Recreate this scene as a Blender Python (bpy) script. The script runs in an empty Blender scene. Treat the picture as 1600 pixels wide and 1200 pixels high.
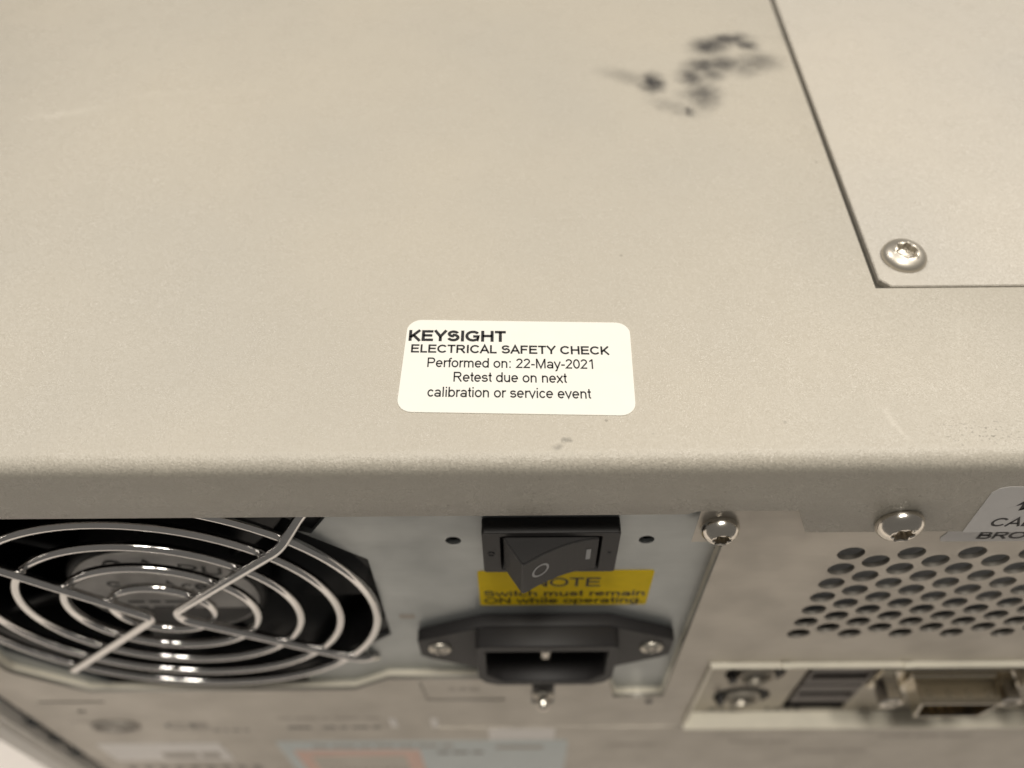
import bpy, bmesh, math, random
from mathutils import Matrix, Vector

# ------------------------------------------------------------------ frame
# All part meshes are written in millimetres in the instrument's own frame:
# x to the right along the rear edge, y away from the rear face, z = 0 at the top sheet.
MM = 0.001
HT = 0.205                      # height of the top sheet above the table, metres
ROOT = Vector((0.09, 0.16, 0.0))
OFF = Vector((0, 0, HT)) - ROOT
sc = bpy.context.scene
COL = sc.collection

# ------------------------------------------------------------------ camera
cam = bpy.data.cameras.new('camera')
cam.sensor_fit = 'HORIZONTAL'; cam.sensor_width = 36.0; cam.lens = 36.0 * 1340 / 1600
cam.clip_start = 0.005; cam.clip_end = 50
co = bpy.data.objects.new('camera', cam); COL.objects.link(co)
rt = Vector((0.99995397, -0.00297189, -0.00912298)); dn = Vector((-0.00795366, -0.78856038, -0.6149059)); fw = Vector((-0.00536659, 0.61495016, -0.78854772))
m = Matrix((rt, -dn, -fw)).transposed().to_4x4()
m.translation = Vector((0, -59.8334 * MM, 93.9466 * MM + HT))
co.matrix_world = m
cam.dof.use_dof = True; cam.dof.focus_distance = 0.1205; cam.dof.aperture_fstop = 11.5
sc.camera = co
sc.cycles.use_denoising = True
sc.cycles.caustics_reflective = False

# ------------------------------------------------------------------ light
w = bpy.data.worlds.new('World'); sc.world = w; w.use_nodes = True
bg = w.node_tree.nodes['Background']; bg.inputs[0].default_value = (1.0, 0.95, 0.88, 1); bg.inputs[1].default_value = 0.145
def lamp(name, loc, size, power, col, aim=(0, 0, HT)):
    l = bpy.data.lights.new(name, 'AREA'); l.shape = 'RECTANGLE'; l.size, l.size_y = size; l.energy = power; l.color = col
    o = bpy.data.objects.new(name, l); COL.objects.link(o); o.location = loc
    o.rotation_euler = (Vector(aim) - Vector(loc)).to_track_quat('-Z', 'Y').to_euler()
    return o
lamp('ceiling_or_fill_light', (-0.12, -0.26, 1.65), (0.22, 0.30), 7.2, (1.0, 0.95, 0.865))
lamp('ceiling_or_fill_light', (0.24, -0.22, 1.65), (0.15, 0.22), 4.9, (1.0, 0.95, 0.865))
lamp('ceiling_or_fill_light', (0.75, 0.55, 1.55), (0.35, 0.35), 12, (1.0, 0.94, 0.86))  # unseen fill, set back here to brighten the cover's far right
lamp('ceiling_or_fill_light', (-0.75, 0.65, 1.55), (0.35, 0.35), 7.5, (1.0, 0.94, 0.88))  # fill added to brighten the far left of the cover, no fixture seen
vs = sc.view_settings
vs.view_transform = 'Standard'; vs.look = 'None'; vs.exposure = 0.0; vs.gamma = 1.0; vs.use_curve_mapping = False

# ------------------------------------------------------------------ materials
class N:
    """small wrapper round a material's node tree"""
    def __init__(s, name):
        s.m = bpy.data.materials.new(name); s.m.use_nodes = True
        s.t = s.m.node_tree; s.b = s.t.nodes['Principled BSDF']
        s._c = None; s.bk = 1.0
    def node(s, typ, **kw):
        n = s.t.nodes.new(typ)
        for k, v in kw.items(): setattr(n, k, v)
        return n
    def link(s, a, b): s.t.links.new(a, b)
    def setin(s, sock, v):
        if hasattr(v, 'links') or isinstance(v, bpy.types.NodeSocket): s.link(v, sock)
        else: sock.default_value = v
    def co(s):
        """object coordinates in millimetres"""
        if s._c is None:
            t = s.node('ShaderNodeTexCoord'); v = s.node('ShaderNodeVectorMath', operation='SCALE')
            s.link(t.outputs['Object'], v.inputs[0]); v.inputs['Scale'].default_value = 1000; s._c = v.outputs[0]
        return s._c
    def noise(s, scale, detail=2.0, rough=0.5, stretch=None):
        n = s.node('ShaderNodeTexNoise'); c = s.co()
        if stretch:
            v = s.node('ShaderNodeVectorMath', operation='MULTIPLY'); s.link(c, v.inputs[0]); v.inputs[1].default_value = stretch; c = v.outputs[0]
        s.link(c, n.inputs['Vector']); n.inputs['Scale'].default_value = scale; n.inputs['Detail'].default_value = detail; n.inputs['Roughness'].default_value = rough
        return n.outputs['Fac']
    def remap(s, v, a, b, c=0.0, d=1.0, smooth=False):
        n = s.node('ShaderNodeMapRange'); n.interpolation_type = 'SMOOTHSTEP' if smooth else 'LINEAR'
        s.link(v, n.inputs[0])
        for i, x in zip((1, 2, 3, 4), (a, b, c, d)): n.inputs[i].default_value = x
        return n.outputs[0]
    def math(s, op, a, b=0.0):
        n = s.node('ShaderNodeMath', operation=op); s.setin(n.inputs[0], a); s.setin(n.inputs[1], b); return n.outputs[0]
    def mix(s, f, a, b):
        n = s.node('ShaderNodeMix', data_type='RGBA')
        s.setin(n.inputs[0], f); s.setin(n.inputs[6], a if not isinstance(a, tuple) else (*a, 1)); s.setin(n.inputs[7], b if not isinstance(b, tuple) else (*b, 1))
        return n.outputs[2]
    def blob(s, x, y, rx, ry, ang, st, z=None):
        mp = s.node('ShaderNodeMapping', vector_type='TEXTURE'); s.link(s._warp, mp.inputs['Vector'])
        mp.inputs['Location'].default_value = (x, y, 0) ; mp.inputs['Rotation'].default_value = (0, 0, math.radians(ang)); mp.inputs['Scale'].default_value = (rx * s.bk, ry * s.bk, 1000)
        ln = s.node('ShaderNodeVectorMath', operation='LENGTH'); s.link(mp.outputs[0], ln.inputs[0])
        return s.math('MULTIPLY', s.remap(ln.outputs['Value'], 0.1, 1.6, 1, 0, True), st)
    def bump(s, h, strength, dist):
        n = s.node('ShaderNodeBump'); s.link(h, n.inputs['Height']); n.inputs['Strength'].default_value = strength; n.inputs['Distance'].default_value = dist * MM
        s.link(n.outputs[0], s.b.inputs['Normal'])
    def set(s, col=None, rough=None, metal=None, spec=None):
        for k, v in (('Base Color', col), ('Roughness', rough), ('Metallic', metal), ('Specular IOR Level', spec)):
            if v is None: continue
            if k == 'Base Color' and isinstance(v, tuple): v = (*v, 1)
            s.setin(s.b.inputs[k], v)
        return s.m

def paint(name, base, stains=False):
    n = N(name)
    big = n.noise(0.018, 2); mid = n.noise(0.12, 3); fine = n.noise(1.7, 3, 0.6)
    b2 = tuple(c * k for c, k in zip(base, (0.93, 0.945, 0.97)))
    col = n.mix(n.remap(big, 0.35, 0.65), base, b2)
    col = n.mix(n.remap(mid, 0.45, 0.75, 0, 0.22), col, tuple(c * 0.9 for c in base))
    col = n.mix(n.remap(fine, 0.35, 0.7, 0, 0.16), col, tuple(c * 0.8 for c in base))
    # scattered dirt specks
    vo = n.node('ShaderNodeTexVoronoi'); n.link(n.co(), vo.inputs['Vector']); vo.inputs['Scale'].default_value = 0.16
    wob = n.math('ADD', vo.outputs['Distance'], n.math('MULTIPLY', n.noise(4.0, 1), 0.05))
    sp = n.math('MULTIPLY', n.remap(wob, 0.045, 0.075, 1, 0), n.remap(n.noise(0.09, 1), 0.5, 0.62))
    col = n.mix(n.math('MULTIPLY', sp, 0.55), col, (0.10, 0.085, 0.06))
    if stains:
        wn = n.node('ShaderNodeTexNoise'); n.link(n.co(), wn.inputs['Vector']); wn.inputs['Scale'].default_value = 0.38; wn.inputs['Detail'].default_value = 3
        v1 = n.node('ShaderNodeVectorMath', operation='SUBTRACT'); n.link(wn.outputs['Color'], v1.inputs[0]); v1.inputs[1].default_value = (0.5, 0.5, 0.5)
        v2 = n.node('ShaderNodeVectorMath', operation='SCALE'); n.link(v1.outputs[0], v2.inputs[0]); v2.inputs['Scale'].default_value = 2.8
        v3 = n.node('ShaderNodeVectorMath', operation='ADD'); n.link(n.co(), v3.inputs[0]); n.link(v2.outputs[0], v3.inputs[1]); n._warp = v3.outputs[0]
        B = [(39.0, 98.6, 3.0, 2.6, 15, .95), (43.0, 101.0, 3.6, 1.7, 5, .95), (46.2, 98.9, 2.2, 1.3, -35, .9),
             (34.0, 87.6, 2.0, 2.6, 0, .85), (36.8, 91.6, 2.8, 2.3, 20, .85), (40.6, 92.2, 3.4, 2.2, 10, .85), (38.0, 88.6, 1.9, 2.0, 0, .7),
             (47.4, 92.6, 3.6, 2.6, 10, .62), (44.8, 90.2, 2.4, 1.9, 0, .5), (35.6, 82.0, 2.4, 3.6, -10, .75), (33.4, 82.0, 2.6, 1.5, 0, .35),
             (32.3, 76.4, 0.9, 1.2, 0, .8), (29.6, 78.0, 4.0, 1.6, -28, .32), (26.2, 85.9, 1.9, 2.7, 0, 1.0), (22.0, 88.1, 4.6, 1.6, -22, .35),
             (57.0, 99.0, 1.4, 7.0, 12, .35), (5.4, 3.0, 0.6, 0.35, 10, .4), (6.6, 3.8, 0.25, 0.3, 0, .45)]
        n.bk = 1.28; acc = None
        for b in B:
            k = n.blob(*b); acc = k if acc is None else n.math('MAXIMUM', acc, k)
        acc = n.math('MULTIPLY', acc, n.remap(n.noise(0.8, 4, 0.7, (0.55, 1.3, 1)), 0.34, 0.56, 0.72, 1.0))
        col = n.mix(acc, col, (0.022, 0.022, 0.025))
        # pale rubbed streaks and a patch of pits near the bend
        n.bk = 1.0; ls = None
        for b in [(-84, 78, 7, 0.8, 14, .16), (-66, 84, 9, 0.6, 8, .07), (50.6, 6.2, 0.4, 2.6, 24, .22), (64, 22, 0.3, 9, -18, .07)]:
            k = n.blob(*b); ls = k if ls is None else n.math('MAXIMUM', ls, k)
        col = n.mix(ls, col, (0.85, 0.80, 0.70))
        pit = n.math('MULTIPLY', n.remap(n.noise(1.9, 2, 0.6, (0.8, 1.6, 1)), 0.60, 0.66), n.blob(61.5, 4.6, 6.5, 2.2, 0, 0.7))
        col = n.mix(pit, col, (0.10, 0.085, 0.065))
    gr = n.noise(5.0, 2, 0.6)
    n.bump(gr, 0.9, 0.09)
    fl = n.node('ShaderNodeTexVoronoi'); n.link(n.co(), fl.inputs['Vector']); fl.inputs['Scale'].default_value = 4.6
    d = n.node('ShaderNodeVectorMath', operation='SUBTRACT'); n.link(fl.outputs['Color'], d.inputs[0]); d.inputs[1].default_value = (0.5, 0.5, 0.5)
    k = n.node('ShaderNodeVectorMath', operation='SCALE'); n.link(d.outputs[0], k.inputs[0]); k.inputs['Scale'].default_value = 0.24
    ad = n.node('ShaderNodeVectorMath', operation='ADD'); bn = n.b.inputs['Normal'].links[0].from_socket
    n.link(bn, ad.inputs[0]); n.link(k.outputs[0], ad.inputs[1])
    nm = n.node('ShaderNodeVectorMath', operation='NORMALIZE'); n.link(ad.outputs[0], nm.inputs[0]); n.link(nm.outputs[0], n.b.inputs['Normal'])
    return n.set(col, n.remap(n.noise(0.2, 2), 0.3, 0.7, 0.24, 0.34), 0.0, 0.5)

def metal(name, base, rough, met, grain=0.0, var=0.12, stretch=(0.15, 1, 1)):
    n = N(name)
    v = n.noise(0.10, 3); f = n.noise(0.9, 3, 0.6, stretch)
    col = n.mix(n.remap(v, 0.35, 0.7), base, tuple(c * (1 - var) for c in base))
    col = n.mix(n.remap(f, 0.4, 0.75, 0, 0.25), col, tuple(c * 0.78 for c in base))
    if grain: n.bump(n.noise(1.6, 3), grain, 0.05)
    return n.set(col, n.remap(v, 0.3, 0.7, rough * 0.88, rough * 1.15), met)

def plain(name, base, rough=0.5, met=0.0, var=0.06, bump=0.0):
    n = N(name)
    col = n.mix(n.remap(n.noise(0.35, 3), 0.3, 0.7), base, tuple(c * (1 - var) for c in base))
    if bump: n.bump(n.noise(3.0, 2), bump, 0.04)
    return n.set(col, rough, met)

BASE = (0.55, 0.505, 0.42)
M_paint = paint('beige_powder_coat', BASE, True)
M_plate = paint('beige_plate_coat', (0.60, 0.555, 0.475))
M_rear = metal('warm_chassis_steel', (0.50, 0.465, 0.41), 0.36, 0.70, 0.15)
M_zinc = metal('zinc_plated_steel', (0.50, 0.52, 0.51), 0.42, 0.6, 0.1)
M_shield = metal('stamped_tin_shield', (0.46, 0.42, 0.35), 0.36, 0.6, 0.1)
M_shell = metal('plated_socket_shell', (0.74, 0.68, 0.57), 0.14, 1.0, 0.0, 0.15)
M_rim = metal('lit_tin_rim', (0.90, 0.84, 0.70), 0.5, 0.1)  # pale cream paints overhead light onto the sill and shield edges
M_portbody = plain('brown_grey_socket_plastic', (0.15, 0.13, 0.115), 0.45)
M_chrome = metal('bright_chrome_wire', (0.72, 0.70, 0.68), 0.10, 1.0, 0.0, 0.05)
M_nickel = metal('nickel_screw', (0.78, 0.73, 0.65), 0.20, 1.0, 0.0, 0.12)
M_dull = metal('dull_screw', (0.70, 0.65, 0.56), 0.40, 0.85, 0.2, 0.2)
M_black = plain('black_plastic', (0.020, 0.018, 0.018), 0.55, bump=0.12)
M_soft = plain('matt_black_plastic', (0.020, 0.018, 0.017), 0.52, bump=0.25)
M_dark = plain('dark_inside', (0.02, 0.021, 0.022), 0.6)
M_bulk = plain('inner_bulkhead', (0.36, 0.37, 0.375), 0.5, 0.1)
M_ledge = plain('gap_shade_ledge', (0.085, 0.078, 0.062), 0.6)  # dark tone paints the shade in the gap round the access plate
M_fan = plain('fan_plastic', (0.006, 0.006, 0.0065), 0.5)
M_paper = plain('white_label', (0.87, 0.86, 0.79), 0.45, var=0.02)
M_ink = plain('black_ink', (0.015, 0.015, 0.016), 0.5)
M_greyink = plain('grey_ink', (0.10, 0.095, 0.09), 0.6)
M_faint = plain('faint_print', (0.42, 0.385, 0.34), 0.5, 0.4)
M_rearink = plain('worn_grey_ink', (0.22, 0.205, 0.185), 0.5, 0.3)
M_yellow = plain('yellow_label', (0.97, 0.69, 0.015), 0.7, var=0.08)
M_yellow.node_tree.nodes['Principled BSDF'].inputs['Specular IOR Level'].default_value = 0.2
M_seal = plain('silver_white_seal', (0.74, 0.72, 0.70), 0.4, var=0.04)
M_hub = plain('grey_hub_label', (0.72, 0.69, 0.65), 0.4, var=0.2)
M_hubink = plain('hub_ink', (0.05, 0.05, 0.05), 0.5)
M_blue = plain('pale_blue_label', (0.58, 0.64, 0.64), 0.3, var=0.06)
M_pink = plain('salmon_print', (0.80, 0.52, 0.42), 0.35, var=0.08)
M_pale = plain('pale_label', (0.88, 0.84, 0.80), 0.3, var=0.05)
M_white = plain('white_print', (0.42, 0.42, 0.42), 0.5)
M_brass = metal('gold_contact', (0.75, 0.55, 0.30), 0.2, 1.0)
M_wire = plain('red_wire_sleeve', (0.16, 0.015, 0.012), 0.45)
M_table = plain('pale_table_laminate', (0.92, 0.86, 0.80), 0.45, var=0.05)
M_rubber = plain('rubber', (0.03, 0.03, 0.03), 0.7)
M_side = plain('grey_side_moulding', (0.80, 0.76, 0.70), 0.5, bump=0.2)

# ------------------------------------------------------------------ builders
def link(name, me, mat, parent, smooth=False, loc=None):
    o = bpy.data.objects.new(name, me); COL.objects.link(o)
    if mat is not None and not me.materials:
        for mm in (mat if isinstance(mat, (list, tuple)) else [mat]): me.materials.append(mm)
    if smooth:
        for p in me.polygons: p.use_smooth = True
    o.parent = parent
    o.location = (OFF if parent is root else Vector((0, 0, 0))) if loc is None else Vector(loc)
    return o
def from_bm(name, bm, mat, parent, smooth=False, loc=None):
    bmesh.ops.recalc_face_normals(bm, faces=bm.faces)
    for v in bm.verts: v.co *= MM
    me = bpy.data.meshes.new(name); bm.to_mesh(me); bm.free()
    return link(name, me, mat, parent, smooth, loc)
def bbox(bm, x0, x1, y0, y1, z0, z1, bev=0.0, seg=2, mi=0):
    r = bmesh.ops.create_cube(bm, size=1.0)
    for v in r['verts']:
        v.co = Vector(((x0 + x1) / 2 + v.co.x * (x1 - x0), (y0 + y1) / 2 + v.co.y * (y1 - y0), (z0 + z1) / 2 + v.co.z * (z1 - z0)))
    fs = set(f for v in r['verts'] for f in v.link_faces)
    for f in fs: f.material_index = mi
    if bev:
        es = list(set(e for v in r['verts'] for e in v.link_edges))
        bmesh.ops.bevel(bm, geom=es, offset=bev, segments=seg, affect='EDGES', profile=0.5, material=-1)
def box(name, b, mat, parent, bev=0.0):
    bm = bmesh.new(); bbox(bm, *b, bev); return from_bm(name, bm, mat, parent)
def prism(bm, prof, axis, a0, a1, mi=0):
    """closed profile extruded along an axis; prof = list of (u, v)"""
    def P(u, v, a): return {'x': (a, u, v), 'y': (u, a, v), 'z': (u, v, a)}[axis]
    A = [bm.verts.new(P(u, v, a0)) for u, v in prof]; B = [bm.verts.new(P(u, v, a1)) for u, v in prof]
    n = len(prof); fs = [bm.faces.new(A), bm.faces.new(B[::-1])]
    for i in range(n): fs.append(bm.faces.new((A[i], A[(i + 1) % n], B[(i + 1) % n], B[i])))
    for f in fs: f.material_index = mi
def curve_mesh(cu):
    o = bpy.data.objects.new('tmp', cu); COL.objects.link(o)
    dg = bpy.context.evaluated_depsgraph_get(); dg.update()
    me = bpy.data.meshes.new_from_object(o.evaluated_get(dg), depsgraph=dg)
    bpy.data.objects.remove(o); bpy.data.curves.remove(cu)
    me.materials.clear()
    return me
def plate2d(name, outer, holes, y0, y1, mat, parent, bev=0.0):
    """sheet standing in the x/z plane between y0 and y1, with holes"""
    cu = bpy.data.curves.new('c', 'CURVE'); cu.dimensions = '2D'; cu.fill_mode = 'BOTH'
    cu.extrude = (y1 - y0) / 2 - bev
    if bev: cu.bevel_depth = bev; cu.offset = -bev; cu.bevel_resolution = 1
    for loop in [outer] + holes:
        s = cu.splines.new('POLY'); s.points.add(len(loop) - 1); s.use_cyclic_u = True
        for p, (x, z) in zip(s.points, loop): p.co = (x, z, 0, 1)
    me = curve_mesh(cu)
    ym = (y0 + y1) / 2
    for v in me.vertices: v.co = Vector((v.co.x, ym - v.co.z, v.co.y)) * MM
    return link(name, me, mat, parent)
def circ(x, z, r, n=24, r2=None): return [(x + r * math.cos(2 * math.pi * i / n), z + (r2 or r) * math.sin(2 * math.pi * i / n)) for i in range(n)]
def rrect(x0, x1, z0, z1, r, n=6):
    out = []
    for cx, cz, a in ((x1 - r, z1 - r, 0), (x0 + r, z1 - r, 90), (x0 + r, z0 + r, 180), (x1 - r, z0 + r, 270)):
        for i in range(n + 1):
            t = math.radians(a + 90 * i / n); out.append((cx + r * math.cos(t), cz + r * math.sin(t)))
    return out
def tube(bm, path, r, closed=False, seg=14, mi=0):
    P = [Vector(p) for p in path]; n = len(P); rings = []; ref = None
    for i in range(n):
        a = P[(i - 1) % n] if (closed or i > 0) else P[i]; b = P[(i + 1) % n] if (closed or i < n - 1) else P[i]
        t = (b - a).normalized()
        if ref is None: ref = t.orthogonal().normalized()
        u = (ref - t * ref.dot(t)).normalized(); ref = u; v = t.cross(u)
        rings.append([bm.verts.new(P[i] + (u * math.cos(2 * math.pi * k / seg) + v * math.sin(2 * math.pi * k / seg)) * r) for k in range(seg)])
    m = n if closed else n - 1
    for i in range(m):
        A, B = rings[i], rings[(i + 1) % n]
        for k in range(seg):
            f = bm.faces.new((A[k], A[(k + 1) % seg], B[(k + 1) % seg], B[k])); f.smooth = True; f.material_index = mi
    if not closed:
        for R_ in (rings[0], rings[-1]):
            f = bm.faces.new(R_); f.material_index = mi
def round_path(pts, rad, n=7):
    P = [Vector(p) for p in pts]; out = [P[0]]
    for i in range(1, len(P) - 1):
        a = (P[i - 1] - P[i]); b = (P[i + 1] - P[i]); d = min(rad, a.length * .45, b.length * .45)
        p0 = P[i] + a.normalized() * d; p2 = P[i] + b.normalized() * d
        for k in range(n + 1):
            t = k / n; out.append(p0 * (1 - t) ** 2 + P[i] * 2 * t * (1 - t) + p2 * t * t)
    out.append(P[-1]); return out
def lathe(bm, prof, n=32, mi=0, cx=0, cy=0, smooth=True):
    rings = []
    for r, z in prof:
        rings.append([bm.verts.new((cx + r * math.cos(2 * math.pi * k / n), cy + r * math.sin(2 * math.pi * k / n), z)) for k in range(n)])
    for A, B in zip(rings, rings[1:]):
        for k in range(n):
            f = bm.faces.new((A[k], A[(k + 1) % n], B[(k + 1) % n], B[k])); f.smooth = smooth; f.material_index = mi
    bm.faces.new(rings[-1]).material_index = mi

# a plain grotesque alphabet drawn with pen strokes (units: cap height 716)
def _arc(cx, cy, rx, ry, a0, a1, n=16): return [(cx + rx * math.cos(math.radians(a0 + (a1 - a0) * i / n)), cy + ry * math.sin(math.radians(a0 + (a1 - a0) * i / n))) for i in range(n + 1)]
def _glyph(c, h):
    T, B, X = 716 - h, h, 519 - h
    ell = lambda cx, cy, rx, ry: _arc(cx, cy, rx, ry, 0, 360, 28)
    ry = (519 - 2 * h) / 2 + 6
    G = {
     ' ': (278, []), 'I': (278, [[(139, 0), (139, 716)]]), 'L': (556, [[(115, 716), (115, B), (530, B)]]),
     'E': (667, [[(620, T), (115, T), (115, B), (630, B)], [(115, 372), (580, 372)]]), 'F': (611, [[(570, T), (115, T), (115, 0)], [(115, 360), (510, 360)]]),
     'H': (722, [[(118, 0), (118, 716)], [(604, 0), (604, 716)], [(118, 372), (604, 372)]]), 'T': (611, [[(22, T), (589, T)], [(305, T), (305, 0)]]),
     'K': (667, [[(115, 0), (115, 716)], [(600, 716), (120, 235)], [(265, 390), (620, 0)]]), 'Y': (667, [[(40, 716), (333, 305), (627, 716)], [(333, 305), (333, 0)]]),
     'S': (667, [_arc(335, T - 150, 222, 150, 18, 262) + _arc(330, B + 172, 245, 172, 82, -165)]),
     'G': (778, [_arc(400, 358, 318, 358 - h, 38, 330, 26) + [(676, 170), (676, 335), (405, 335)]]), 'C': (722, [_arc(385, 358, 300, 358 - h, 38, 322, 24)]),
     'R': (722, [[(115, 0), (115, T), (430, T)] + _arc(430, T - 150, 160, 150, 80, -90) + [(115, T - 300)], [(375, T - 300), (650, 0)]]),
     'P': (667, [[(115, 0), (115, T), (400, T)] + _arc(400, T - 165, 180, 165, 80, -90) + [(115, T - 330)]]),
     'B': (667, [[(115, 385), (115, T), (370, T)] + _arc(370, T - 143, 165, 143, 80, -90) + [(115, 385)], [(115, 385), (400, 385)] + _arc(400, 215, 190, 170, 80, -90) + [(115, B), (115, 385)]]),
     'A': (667, [[(38, 0), (333, 690), (629, 0)], [(140, 245), (527, 245)]]), 'N': (722, [[(115, 0), (115, 716)], [(607, 0), (607, 716)], [(125, 690), (597, 26)]]),
     'O': (778, [ell(389, 358, 320, 358 - h)]), 'M': (833, [[(112, 0), (112, 716)], [(721, 0), (721, 716)], [(122, 690), (416, 30), (711, 690)]]),
     'U': (722, [[(115, 716), (115, 250)] + _arc(361, 250, 246, 250 - h, 180, 360) + [(607, 716)]]),
     '2': (556, [_arc(275, 505, 190, 505 - 358 + 64 - h, 170, -30) + [(75, B), (500, B)]]), '0': (556, [ell(278, 358, 200, 358 - h)]), '1': (556, [[(330, 0), (330, 716)], [(330, 690), (130, 545)]]),
     '-': (333, [[(35, 262), (300, 262)]]), ':': (278, [[(139, 0), (139, 105)], [(139, 414), (139, 519)]]), '.': (278, [[(139, 0), (139, 105)]]),
     'o': (556, [ell(278, 260, 208, ry)]), 'e': (556, [[(80, 262), (476, 262)] + _arc(276, 260, 202, ry, 4, 318, 24)]), 'c': (500, [_arc(268, 260, 192, ry, 36, 324, 20)]),
     'a': (556, [[(452, 0), (452, 340)] + _arc(272, 345, 180, 519 - h - 345, 4, 160), ell(262, 150, 188, 150 - h + 8)]),
     'd': (556, [ell(268, 260, 200, ry), [(462, 0), (462, 716)]]), 'b': (556, [ell(288, 260, 200, ry), [(96, 0), (96, 716)]]), 'p': (556, [ell(288, 260, 200, ry), [(96, -199), (96, 519)]]),
     'g': (556, [ell(262, 260, 196, ry), [(460, 519), (460, -30)] + _arc(265, -30, 195, 130, -4, -155)]),
     'n': (556, [[(108, 0), (108, 519)], [(108, 320)] + _arc(278, 330, 168, X - 330, 178, 0) + [(446, 0)]]), 'h': (556, [[(108, 0), (108, 716)], [(108, 320)] + _arc(278, 330, 168, X - 330, 178, 0) + [(446, 0)]]),
     'm': (833, [[(104, 0), (104, 519)], [(104, 320)] + _arc(258, 330, 154, X - 330, 178, 0) + [(412, 0)], [(412, 320)] + _arc(568, 330, 156, X - 330, 178, 0) + [(724, 0)]]),
     'r': (333, [[(108, 0), (108, 519)], [(108, 300)] + _arc(290, 310, 182, X - 310, 178, 72)]), 'f': (278, [[(150, 0), (150, 580)] + _arc(275, 580, 125, T - 580, 178, 70), [(20, X), (262, X)]]),
     't': (278, [[(140, 680), (140, 130)] + _arc(240, 130, 100, 130 - h, 182, 280), [(20, X), (262, X)]]), 'i': (222, [[(111, 0), (111, 519)], [(111, 616), (111, 716)]]), 'l': (222, [[(111, 0), (111, 716)]]),
     's': (500, [_arc(250, X - 104, 168, 104, 18, 262) + _arc(246, B + 116, 186, 116, 82, -165)]), 'u': (556, [[(106, 519), (106, 205)] + _arc(276, 205, 170, 205 - h, 182, 360), [(446, 0), (446, 519)]]),
     'v': (500, [[(32, 519), (250, 26), (468, 519)]]), 'w': (722, [[(30, 519), (196, 30), (361, 480), (526, 30), (692, 519)]]), 'x': (500, [[(45, 519), (455, 0)], [(455, 519), (45, 0)]]),
     'y': (500, [[(32, 519), (250, 30)], [(468, 519), (250, 20), (215, -80)] + _arc(120, -80, 85, 78, -20, -110)]), 'q': (556, [ell(262, 260, 196, ry), [(460, 519), (460, -199)]]),
     'z': (500, [[(45, X), (440, X), (50, B), (460, B)]]), 'D': (722, [[(115, B), (115, T), (350, T)] + _arc(350, 358, 280, 358 - h, 85, -90) + [(115, B)]]), 'V': (667, [[(38, 716), (333, 26), (629, 716)]]),
    }
    return G[c]
def lettering(name, body, parent, mat, origin, u, v, width, height, pen=0.12):
    """flat print fitted to width x cap height (mm); origin at the start of the baseline, pen = stroke / cap height"""
    hw = pen * 716 / 2; x = 0; V, F = [], []; 
    for ch in body:
        adv, strokes = _glyph(ch, hw)
        for st in strokes:
            P = [Vector(p) for p in st]; n = len(P); a = []
            for i in range(n):
                d0 = (P[i] - P[i - 1]).normalized() if i else None; d1 = (P[i + 1] - P[i]).normalized() if i < n - 1 else None
                if d0 is None and (P[0] - P[-1]).length < 1: d0 = (P[-1] - P[-2]).normalized()
                if d1 is None and (P[0] - P[-1]).length < 1: d1 = (P[1] - P[0]).normalized()
                d0 = d0 or d1; d1 = d1 or d0; t = (d0 + d1); t = t.normalized() if t.length > 1e-6 else d0
                k = hw / max(0.45, t.dot(d0)); nn = Vector((-t.y, t.x)) * k
                a.append((P[i] + nn, P[i] - nn))
            b = len(V)
            for p, q in a: V += [(p.x + x, p.y), (q.x + x, q.y)]
            F += [(b + 2 * i, b + 2 * i + 1, b + 2 * i + 3, b + 2 * i + 2) for i in range(n - 1)]
        x += adv
    x0 = min(p[0] for p in V); x1 = max(p[0] for p in V)
    o, U, W = Vector(origin), Vector(u).normalized(), Vector(v).normalized()
    me = bpy.data.meshes.new(name)
    me.from_pydata([(o + U * ((p[0] - x0) / (x1 - x0) * width) + W * (p[1] / 716 * height)) * MM for p in V], [], F)
    return link(name, me, mat, parent)
def dashes(name, parent, mat, x, z, widths, h, y, gap=0.9):
    """a row of small flat print marks too blurred to read"""
    bm = bmesh.new()
    for wd in widths:
        if wd > 0:
            vs_ = [bm.verts.new(p) for p in ((x, y, z), (x + wd, y, z), (x + wd, y, z + h), (x, y, z + h))]; bm.faces.new(vs_)
        x += abs(wd) + gap
    return from_bm(name, bm, mat, parent)

# torx pan-head screw, axis +z, radius 1, built once and scaled by copies
def screw_mesh(R_, h, rec):
    bm = bmesh.new(); n = 72
    def star(k, r): return r * (1 + 0.16 * math.cos(6 * 2 * math.pi * k / n))
    prof = [(R_ * 0.97, 0.0), (R_ * 1.0, h * 0.10), (R_ * 0.995, h * 0.25), (R_ * 0.96, h * 0.42), (R_ * 0.89, h * 0.60), (R_ * 0.78, h * 0.76), (R_ * 0.65, h * 0.88), (R_ * 0.54, h * 0.95)]
    rings = [[bm.verts.new((r * math.cos(2 * math.pi * k / n), r * math.sin(2 * math.pi * k / n), z)) for k in range(n)] for r, z in prof]
    for r, z in ((rec * 1.05, h * 0.985), (rec * 0.97, h * 0.93), (rec * 0.93, h * 0.35)):
        rings.append([bm.verts.new((star(k, r) * math.cos(2 * math.pi * k / n), star(k, r) * math.sin(2 * math.pi * k / n), z)) for k in range(n)])
    for i, (A, B) in enumerate(zip(rings, rings[1:])):
        for k in range(n):
            f = bm.faces.new((A[k], A[(k + 1) % n], B[(k + 1) % n], B[k])); f.smooth = i < 8
    c = bm.verts.new((0, 0, h * 0.28))
    for k in range(n): bm.faces.new((rings[-1][k], rings[-1][(k + 1) % n], c))
    bmesh.ops.recalc_face_normals(bm, faces=bm.faces)
    for v in bm.verts: v.co *= MM
    me = bpy.data.meshes.new('screw'); bm.to_mesh(me); bm.free(); me.materials.append(M_nickel); return me
SCREW = screw_mesh(3.45, 2.3, 1.45)
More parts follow.
